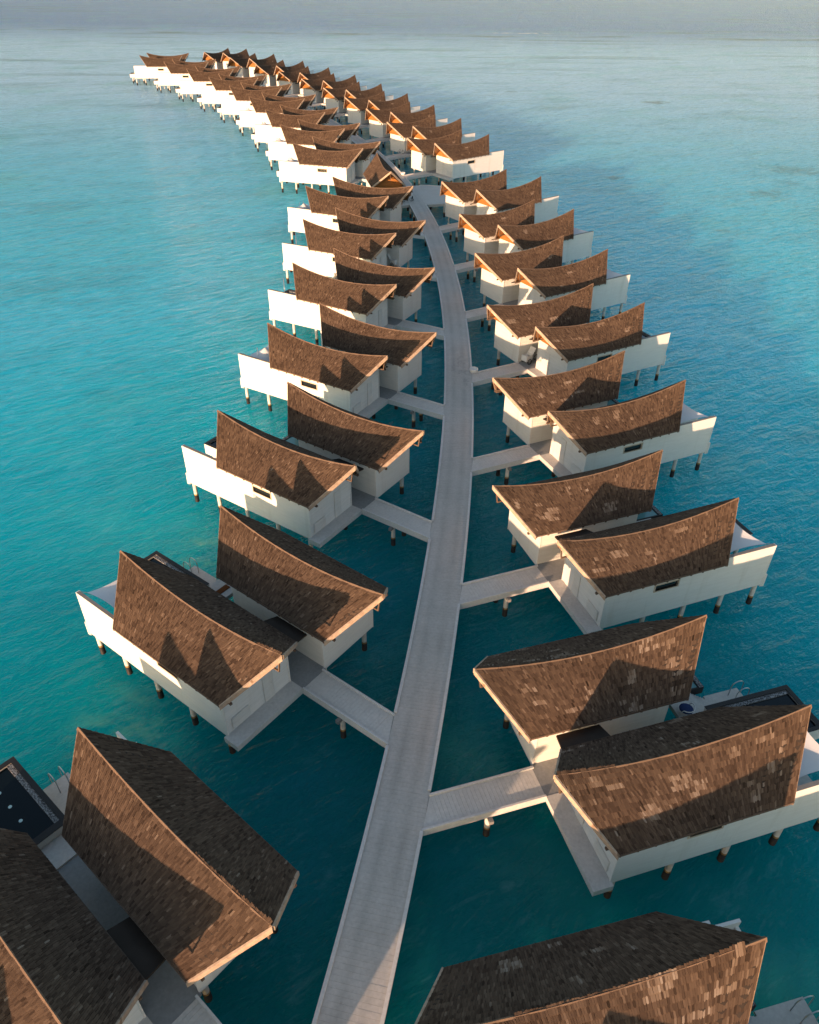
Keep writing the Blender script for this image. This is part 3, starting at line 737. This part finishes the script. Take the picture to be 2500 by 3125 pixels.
# ------------------------------------------------------------------ the walkway
ZF = -3.0
bm_ = MB()
for (r0, l0, t0), (r1, l1, t1) in zip(PATH[::6], PATH[6::6]):
    bm_.hexa([(r0[0], r0[1], ZF - .34), (r1[0], r1[1], ZF - .34), (l1[0], l1[1], ZF - .34), (l0[0], l0[1], ZF - .34), (r0[0], r0[1], ZF - .075), (r1[0], r1[1], ZF - .075), (l1[0], l1[1], ZF - .075), (l0[0], l0[1], ZF - .075)])
walk = tag(ob('walkway', bm_.mesh('walkway_frame', 'beam_wood')), kind='structure', label='long curved grey boardwalk on stilts between the two rows of villas')
# boards: the 300 nearest in view are single objects
XS = [-1., -.62, -.36, -.12, .12, .40, .66, 1.]; WEAR = [.15, .05, .95, .35, .25, 1., .1, .2]
def plank_into(b_, fa, fb, z0, z1, wear):
    """fa(x), fb(x): the two long edges as functions of x in -1..1"""
    n = len(XS)
    k = b_.add([(*fa(x), z1) for x in XS] + [(*fb(x), z1) for x in XS] + [(*fa(x), z0) for x in XS] + [(*fb(x), z0) for x in XS])
    wear += WEAR * 4
    for i in range(n - 1): b_.face([k + i, k + i + 1, k + n + i + 1, k + n + i])
    b_.face([k + 2 * n + i for i in range(n)] + [k + i for i in reversed(range(n))]); b_.face([k + n + i for i in range(n)] + [k + 3 * n + i for i in reversed(range(n))])
    b_.face([k + 2 * n, k, k + n, k + 3 * n]); b_.face([k + 2 * n - 1 - n, k + 3 * n - 1, k + 4 * n - 1, k + 2 * n - 1])
def set_wear(me, w):
    at = me.attributes.new('wear', 'FLOAT', 'POINT'); at.data.foreach_set('value', w); return me
pm = MB(); wv = []; hw = WID / 2 - .02
plank_into(pm, lambda x: (x * hw, -.117), lambda x: (x * hw, .117), -.06, 0., wv)
PLANK = set_wear(pm.mesh('plank', 'deck', 1, K, 0), wv)
stuff = MB(); cnt = 0; wv2 = []
for i, ((r0, l0, t0), (r1, l1, t1)) in enumerate(zip(PATH, PATH[1:])):
    cx, cy = (r0[0] + l0[0] + r1[0] + l1[0]) / 4, (r0[1] + l0[1] + r1[1] + l1[1]) / 4
    if cy > 9.5 and cnt < 300:
        o = ob('plank', PLANK, walk); o.location = (cx * K, cy * K, Z(ZF) + random.uniform(-.003, .003)); o.rotation_euler = (0, 0, math.atan2(t0[1], t0[0]) - math.pi / 2); cnt += 1
    else:
        g = .025
        lerp = lambda p, q, k: (p[0] + (q[0] - p[0]) * k, p[1] + (q[1] - p[1]) * k)
        plank_into(stuff, lambda x: lerp(lerp(l0, l1, g), lerp(r0, r1, g), .5 + x * .492), lambda x: lerp(lerp(l0, l1, 1 - g), lerp(r0, r1, 1 - g), .5 + x * .492), ZF - .06, ZF, wv2)
ob('planks', set_wear(stuff.mesh('planks', 'deck'), wv2), walk, kind='stuff')
# kerbs with gaps where the footbridges join
PLAT = [(-6.6, 124.0), (-1.78, 125.1), (-.43, 125.75), (1.97, 125.75), (5.2, 126.6), (7.0, 127.2), (7.2, 131), (6.3, 135.3), (4.9, 137.3), (2.7, 138.0), (.9, 138.0), (-1.5, 137.6), (-4.5, 136.9), (-8.0, 136.0), (-8.6, 132.8)]
def inpoly(p, poly):
    c = False
    for (x0, y0), (x1, y1) in zip(poly, poly[1:] + poly[:1]):
        if (y0 > p[1]) != (y1 > p[1]) and p[0] < (x1 - x0) * (p[1] - y0) / (y1 - y0) + x0: c = not c
    return c
def gap(p, side=None):
    if inpoly(p, PLAT): return True
    for v in POSE:
        if side is not None and (v[0] == 'L') != (side == 1): continue
        if abs(POSE[v][0] - p[0]) + abs(POSE[v][1] - p[1]) < 20:
            u, w = to_local(v, p)
            if u < 1 and 2.30 < w < 3.95: return True
    return False
for side in (0, 1):
    run = []
    for i in range(0, len(PATH)):
        p = PATH[i][side]
        if i < len(PATH) - 1 and not gap(p, side): run.append(i); continue
        if len(run) > 2:
            kb = MB()
            idx = run[::4] + ([run[-1]] if run[-1] != run[::4][-1] else [])
            for i0, i1 in zip(idx, idx[1:]):
                q = []
                for ii, off in ((i0, -.13), (i1, -.13), (i1, .03), (i0, .03)):
                    pt, t_ = PATH[ii][side], PATH[ii][2]; n_ = (t_[1], -t_[0]) if side == 0 else (-t_[1], t_[0])
                    q.append((pt[0] + n_[0] * off, pt[1] + n_[1] * off))
                if side == 0: q = [q[0], q[3], q[2], q[1]]
                q = q if (q[1][0] - q[0][0]) * (q[2][1] - q[0][1]) - (q[1][1] - q[0][1]) * (q[2][0] - q[0][0]) > 0 else q[::-1]
                kb.hexa([(*c_, ZF + .003) for c_ in q] + [(*c_, ZF + .115) for c_ in q])
            ob('kerb', kb.mesh('kerb', 'kerb'), walk)
        run = []
for i in range(40, len(PATH), 26):
    for side, off in ((0, -.5), (1, -.5)):
        pt, t_ = PATH[i][side], PATH[i][2]; n_ = (t_[1], -t_[0]) if side == 0 else (-t_[1], t_[0])
        o = part(walk, 'pile', 'pile', 1, pile_fn, ['pile_concrete', 'pile_rust', 'pile_algae']); o.location = ((pt[0] + n_[0] * off) * K, (pt[1] + n_[1] * off) * K, 0)

# round platform at the bend
pb = MB(); pb.prism([(x, y_, ZF - .4) for x, y_ in PLAT], [(x, y_, ZF - .002 - .05) for x, y_ in PLAT])
plat = tag(ob('platform', pb.mesh('platform', 'deck')), kind='structure', label='wide grey deck platform where the walkway bends')
pk = MB(); 
for i, ((x0, y0), (x1, y1)) in enumerate(zip(PLAT, PLAT[1:] + PLAT[:1])):
    mid = ((x0 + x1) / 2, (y0 + y1) / 2)
    if not on_walk(mid): pk.bar((x0, y0, ZF - .01), (x1, y1, ZF - .01), .14, .12)
ob('kerb', pk.mesh('platform_kerb', 'kerb'), plat)
for x, y_ in PLAT[::2] + [(3, 131), (-4, 131), (0, 133)]:
    o = part(plat, 'pile', 'pile', 1, pile_fn, ['pile_concrete', 'pile_rust', 'pile_algae']); o.location = (x * .97 * K, (y_ * .985 + 1.95) * K, 0)

# ------------------------------------------------------------------ footbridges
def bridge_end(v, w):
    u = 1.0
    while u > -12:
        p = wxy(v, u, w)
        if on_walk(p) or inpoly(p, PLAT): return u
        u -= .02
    return -4.4
NEARB = ['L0', 'L1', 'L2', 'L3', 'R0', 'R1', 'R2', 'R3']
def make_bridge(v):
    sg = sgn(v); side = 'left' if sg < 0 else 'right'
    root = empty('footbridge', (POSE[v][0] * K, POSE[v][1] * K, 0), rotz(v), bridge_label(v), 'footbridge', 'footbridges from walkway to villas')
    ua, ub = bridge_end(v, 2.25), bridge_end(v, 4.0); um = max(ua, ub)
    u1 = 1.345; z1 = ZF - .012
    st = MB(); st.box(um - .02, u1, 2.34, 3.91, z1 - .32, z1 - .065)
    ob('frame', st.mesh('bridge_frame', 'beam_wood', sg), root)
    n = int((u1 - um) / .2); w = (u1 - um) / n
    if v in NEARB:
        q = MB(); q.box(-w / 2 + .004, w / 2 - .004, 2.3, 3.95, -.06, 0.); me = q.mesh('plank', 'bridge', sg, K, 0)
        for i in range(n):
            o = ob('plank', me, root); o.location = ((um + (i + .5) * w) * K, 0, Z(z1) + random.uniform(-.003, .003))
    else:
        q = MB()
        for i in range(n): q.box(um + i * w + .008, um + (i + 1) * w - .008, 2.3, 3.95, z1 - .06, z1, 0, random.random())
        ob('planks', q.mesh('planks', 'bridge', sg), root, kind='stuff')
    # skewed closing piece against the walkway
    q = MB(); low = 2.3 if ua < ub else 3.95; uo = min(ua, ub)
    tri = [(um + .0, 2.3), (um + .0, 3.95), (uo, low)]
    c_ = (tri[1][0] - tri[0][0]) * (tri[2][1] - tri[0][1]) - (tri[1][1] - tri[0][1]) * (tri[2][0] - tri[0][0])
    if c_ < 0: tri = [tri[0], tri[2], tri[1]]
    q.prism([(x, y_, z1 - .3) for x, y_ in tri], [(x, y_, z1) for x, y_ in tri]); ob('end_board', q.mesh('end_board', 'bridge', sg), root)
    for w_, ue in ((2.25, ua), (3.90, ub)):
        q = MB(); q.box(ue - .03, (1.345 if w_ < 3 else 1.41), w_, w_ + .11, z1 - .36, ZF + .10); ob('kerb', q.mesh('kerb', 'kerb', sg), root)
    up_ = um + (u1 - um) * .46
    q = MB(); q.box(up_ - .1, up_ + .1, 1.98, 4.2, z1 - .56, z1 - .33); ob('cap_beam', q.mesh('cap_beam', 'beam_wood', sg), root)
    for w_ in (2.42, 3.8):
        o = part(root, 'pile', 'pile', 1, pile_fn, ['pile_concrete', 'pile_rust', 'pile_algae']); o.location = (up_ * K, sg * w_ * K, 0)
for v in POSE:
    if v != 'L-1': make_bridge(v)

# ------------------------------------------------------------------ pavilion on the platform
pd_ = np.array([-1.8, 8.62]); pd_ /= np.linalg.norm(pd_)
pav = empty('pavilion', (-3.47 * K, 122.7 * K, 0), math.atan2(pd_[1], pd_[0]), 'small open gabled pavilion with timber front beside the round platform', 'pavilion')
add_roof(pav, 'A', 1, 2, 0)
part(pav, 'side_wall', 'pav_wall0', 1, lambda q: q.box(2.6, 10.1, -2.30, -2.16, -3.0, .05), 'white'); part(pav, 'side_wall', 'pav_wall1', 1, lambda q: q.box(2.6, 10.1, 2.16, 2.30, -3.0, .05), 'white')
part(pav, 'back_wall', 'pav_back', 1, lambda q: q.box(10.1, 10.24, -2.30, 2.30, -3.0, -.01), 'white')
def pav_front(q):
    for i in range(26): q.box(2.46, 2.6, -2.3, 2.3, -3.0 + i * .115, -3.0 + i * .115 + .1)
part(pav, 'front_boarding', 'pav_front', 1, pav_front, 'gable', kind='stuff')
part(pav, 'floor', 'pav_floor', 1, lambda q: q.box(2.2, 10.4, -2.5, 2.5, -3.3, -3.001), 'bridge')
for (u, w_) in ((3., -2.2), (6.3, -2.2), (10., -2.2), (3., 2.2), (6.3, 2.2), (10., 2.2)):
    o = part(pav, 'pile', 'pile', 1, pile_fn, ['pile_concrete', 'pile_rust', 'pile_algae']); o.location = (u * K, w_ * K, 0)

# ------------------------------------------------------------------ small things (metres, local)
def piece(root, name, mat, fn, **kw):
    b_ = MB(); fn(b_); return ob(name, b_.mesh(name, mat, 1, 1., 0.), root, **kw)
def cargo_trike(x, y_, rz, label, lid):
    r = empty('cargo_tricycle', (x * K, y_ * K, Z(ZF)), rz, label, 'tricycle', 'housekeeping tricycles')
    piece(r, 'cargo_box', 'white_plastic', lambda q: (q.box(.05, .95, -.42, -.38, .38, 1.05), q.box(.05, .95, .38, .42, .38, 1.05), q.box(.05, .09, -.38, .38, .38, 1.05), q.box(.91, .95, -.38, .38, .38, 1.05), q.box(.09, .91, -.38, .38, .38, .42)))
    piece(r, 'laundry', 'white_cloth', lambda q: (q.cyl((.32, -.1), .2, .42, .98, 9, 0, .13), q.cyl((.66, .12), .22, .42, 1.02, 9, 0, .12), q.cyl((.5, -.2), .15, .42, .93, 8, 0, .1)))
    if lid: piece(r, 'lid', 'white_plastic', lambda q: q.bar((.02, 0, 1.06), (-.42, 0, 1.72), .84, .04, 0, (.8, 0, .5)))
    else: piece(r, 'lid', 'white_plastic', lambda q: q.box(.03, .97, -.43, .43, 1.052, 1.09))
    for sd in (-1, 1):
        w = piece(r, 'wheel', 'black_rubber', lambda q: q.torus((.5, sd * .5, .33), .29, .04, (0, 1, 0), 18, 6))
        piece(w, 'rim', 'steel', lambda q: [q.bar((.5 - .27 * math.cos(k * math.pi / 4), sd * .5, .33 - .27 * math.sin(k * math.pi / 4)), (.5 + .27 * math.cos(k * math.pi / 4), sd * .5, .33 + .27 * math.sin(k * math.pi / 4)), .012, .012) for k in range(4)])
    w = piece(r, 'wheel', 'black_rubber', lambda q: q.torus((-.95, 0, .33), .29, .035, (0, 1, 0), 18, 6))
    piece(w, 'rim', 'steel', lambda q: [q.bar((-.95 - .27 * math.cos(k * math.pi / 4), 0, .33 - .27 * math.sin(k * math.pi / 4)), (-.95 + .27 * math.cos(k * math.pi / 4), 0, .33 + .27 * math.sin(k * math.pi / 4)), .012, .012) for k in range(4)])
    piece(r, 'frame', 'steel', lambda q: (q.tube([(.9, .3, .36), (.1, .3, .36), (-.25, 0, .34), (-.95, 0, .33)], .025), q.tube([(-.4, 0, .34), (-.58, 0, .88)], .025), q.tube([(-.58, 0, .8), (-.95, 0, .33)], .02), q.tube([(.5, -.5, .33), (.5, .5, .33)], .025), q.tube([(.9, -.3, .36), (.1, -.3, .36), (-.25, 0, .34)], .025)))
    piece(r, 'handlebar', 'steel', lambda q: q.tube([(-.30, -.3, 1.16), (-.05, -.3, 1.1), (0, -.2, .9), (0, .2, .9), (-.05, .3, 1.1), (-.30, .3, 1.16)], .02))
    piece(r, 'saddle', 'black_rubber', lambda q: q.prism([(-.74, -.1, .9), (-.5, -.03, .9), (-.44, 0, .9), (-.5, .03, .9), (-.74, .1, .9)], [(-.74, -.1, .97), (-.5, -.03, .95), (-.44, 0, .94), (-.5, .03, .95), (-.74, .1, .97)]))
    return r
cargo_trike(11.75, 69.15, 3.8, 'white cargo tricycle with its lid open by the fourth right villa door', True)
cargo_trike(-2.75, 96.9, -.6, 'cargo tricycle with open lid in the entry of the fifth left villa', True)
cargo_trike(-1.15, 127.6, 3.2, 'white cargo tricycle wheeled by the person on the platform', False)
def bicycle(x, y_, rz, label):
    r = empty('bicycle', (x * K, y_ * K, Z(ZF)), rz, label, 'bicycle')
    for px in (-.52, .52):
        w = piece(r, 'wheel', 'black_rubber', lambda q: q.torus((px, 0, .34), .31, .028, (0, 1, 0), 20, 6))
        piece(w, 'spokes', 'steel', lambda q: [q.bar((px - .3 * math.cos(k * math.pi / 6), 0, .34 - .3 * math.sin(k * math.pi / 6)), (px + .3 * math.cos(k * math.pi / 6), 0, .34 + .3 * math.sin(k * math.pi / 6)), .008, .008) for k in range(6)])
    piece(r, 'frame', 'red_frame', lambda q: (q.tube([(-.52, 0, .34), (-.1, 0, .3), (.36, 0, .74), (-.2, 0, .72), (-.1, 0, .3)], .022), q.tube([(-.52, 0, .34), (-.2, 0, .72), (-.23, 0, .9)], .018), q.tube([(.52, 0, .34), (.4, 0, .68), (.34, 0, .98)], .022)))
    piece(r, 'handlebar', 'steel', lambda q: q.tube([(.16, -.28, 1.02), (.34, -.2, 1.0), (.34, .2, 1.0), (.16, .28, 1.02)], .018))
    piece(r, 'saddle', 'black_rubber', lambda q: q.prism([(-.36, -.08, .9), (-.08, 0, .9), (-.36, .08, .9)], [(-.36, -.08, .96), (-.08, 0, .94), (-.36, .08, .96)]))
    piece(r, 'crank', 'steel', lambda q: (q.bar((-.1, .1, .3), (.04, .1, .2), .02, .02), q.bar((-.1, -.1, .3), (-.24, -.1, .4), .02, .02), q.tube([(-.1, -.1, .3), (-.1, .1, .3)], .02)))
    return r
bicycle(-2.55, 162.28, .25, 'bicycle with dark red frame left standing on a footbridge beyond the pavilion')
def bowl(x, y_, label):
    r = MB(); n = 20; prof = [(.28, 0.), (.42, .12), (.50, .32), (.47, .46), (.43, .46), (.40, .30), (.1, .22), (.001, .22)]
    rings = [r.add([(q * math.cos(i * math.tau / n), q * math.sin(i * math.tau / n), z) for i in range(n)]) for q, z in prof]
    for a_, b_ in zip(rings, rings[1:]):
        for i in range(n): r.face([a_ + i, a_ + (i + 1) % n, b_ + (i + 1) % n, b_ + i], sm=True)
    r.face([rings[0] + i for i in reversed(range(n))])
    o = ob('foot_bowl', r.mesh('foot_bowl', 'white_plastic', 1, 1., 0.)); o.location = (x * K, y_ * K, Z(ZF) + .002)
    tag(o, label, 'bowl', 'round white bowls on the walkway')
bowl(6.05, 66.75, 'round white bowl at the corner of the fourth right footbridge')
bowl(-1.9, 145.2, 'round white bowl at the footbridge just beyond the platform')

# person pushing the tricycle: one skinned body
def make_person(x, y_, rz, label):
    J = {'pelvis': ((0, 0, .93), .125), 'waist': ((.02, 0, 1.08), .115), 'chest': ((.06, 0, 1.30), .135), 'neck': ((.09, 0, 1.48), .055), 'head': ((.12, 0, 1.60), .088), 'crown': ((.12, 0, 1.70), .075),
         'kL': ((.16, .1, .52), .065), 'aL': ((.10, .1, .09), .045), 'tL': ((.27, .1, .03), .035), 'hL': ((.02, .09, .88), .09), 'kR': ((-.02, -.1, .50), .065), 'aR': ((-.28, -.1, .12), .045), 'tR': ((-.15, -.1, .03), .035), 'hR': ((0, -.09, .88), .09),
         'sL': ((.06, .19, 1.40), .06), 'eL': ((.18, .25, 1.14), .045), 'wL': ((.42, .24, 1.10), .032), 'fL': ((.51, .24, 1.10), .026), 'sR': ((.06, -.19, 1.40), .06), 'eR': ((.18, -.25, 1.14), .045), 'wR': ((.42, -.24, 1.10), .032), 'fR': ((.51, -.24, 1.10), .026)}
    E_ = ['pelvis waist', 'waist chest', 'chest neck', 'neck head', 'head crown', 'pelvis hL', 'hL kL', 'kL aL', 'aL tL', 'pelvis hR', 'hR kR', 'kR aR', 'aR tR', 'chest sL', 'sL eL', 'eL wL', 'wL fL', 'chest sR', 'sR eR', 'eR wR', 'wR fR']
    names = list(J); me = bpy.data.meshes.new('person'); me.from_pydata([J[n][0] for n in names], [tuple(names.index(q) for q in e.split()) for e in E_], [])
    o = bpy.data.objects.new('person', me); col.objects.link(o)
    md = o.modifiers.new('skin', 'SKIN'); o.modifiers.new('sub', 'SUBSURF').levels = 2
    for i, n in enumerate(names): me.skin_vertices[0].data[i].radius = (J[n][1], J[n][1]); me.skin_vertices[0].data[i].use_root = (i == 0)
    dg = bpy.context.evaluated_depsgraph_get(); m2 = bpy.data.meshes.new_from_object(o.evaluated_get(dg)); o.modifiers.clear(); o.data = m2
    for k in ('white_cloth', 'dark_cloth', 'skin', 'black_rubber'): m2.materials.append(M[k])
    for p in m2.polygons:
        c_ = p.center; p.use_smooth = True
        p.material_index = 3 if c_.z < .1 else 1 if c_.z < .92 else 2 if (c_.z > 1.49 or c_.x > .26) else 0
    h = MB(); n = 12
    prof = [(.098, 1.63), (.104, 1.70), (.085, 1.77), (.04, 1.80), (.001, 1.805)]
    rings = [h.add([(.105 + q * math.cos(i * math.tau / n), q * math.sin(i * math.tau / n), z) for i in range(n)]) for q, z in prof]
    for a_, b_ in zip(rings, rings[1:]):
        for i in range(n): h.face([a_ + i, a_ + (i + 1) % n, b_ + (i + 1) % n, b_ + i], sm=True)
    ob('hair', h.mesh('hair', 'hair', 1, 1., 0.), o)
    o.location = (x * K, y_ * K, Z(ZF)); o.rotation_euler = (0, 0, rz); tag(o, label, 'person')
make_person(-.12, 127.75, 3.2, 'person in white top and dark trousers standing behind a cargo tricycle')

# brown mat on the first left villa's terrace, blue chair on the first right villa's terrace
def on_villa(v, u, w, z): p = wxy(v, u, w); return (p[0] * K, p[1] * K, Z(z))
m_ = MB(); m_.box(-.2, .2, -.48, .48, 0, .05); o = ob('door_mat', m_.mesh('door_mat', 'mat_brown', 1, K, 0)); o.location = on_villa('L1', 10.9, 4.9, -2.928); o.rotation_euler = (0, 0, rotz('L1'))
tag(o, 'brown mat on the terrace between the roofs of the first left villa', 'mat')
ch = empty('lounge_chair', on_villa('R1', 10.65, 4.72, -2.93), rotz('R1') + .6, 'round blue cushioned chair on the wet terrace of the first right villa', 'chair')
def dish(q, r0, z0, r1, z1, r2, z2):
    n = 16; rg = [q.add([(r * math.cos(i * math.tau / n), r * math.sin(i * math.tau / n), z) for i in range(n)]) for r, z in ((r0, z0), (r1, z1), (r2, z2), (.001, z2 - .02))]
    for a_, b_ in zip(rg, rg[1:]):
        for i in range(n): q.face([a_ + i, a_ + (i + 1) % n, b_ + (i + 1) % n, b_ + i], sm=True)
piece(ch, 'cushion', 'blue_cloth', lambda q: dish(q, .36, .30, .44, .40, .36, .46))
piece(ch, 'rim', 'white_plastic', lambda q: [q.bar((.48 * math.cos(i * .314), .48 * math.sin(i * .314), .34 + .3 * (i > 9)), (.48 * math.cos(i * .314 + .314), .48 * math.sin(i * .314 + .314), .34 + .3 * (i + 1 > 9 and i < 19)), .04, .05) for i in range(20)])
for q_ in range(4): piece(ch, 'leg', 'steel', lambda q: q.bar((.3 * math.cos(q_ * 1.571 + .78), .3 * math.sin(q_ * 1.571 + .78), 0), (.38 * math.cos(q_ * 1.571 + .78), .38 * math.sin(q_ * 1.571 + .78), .34), .04, .04))
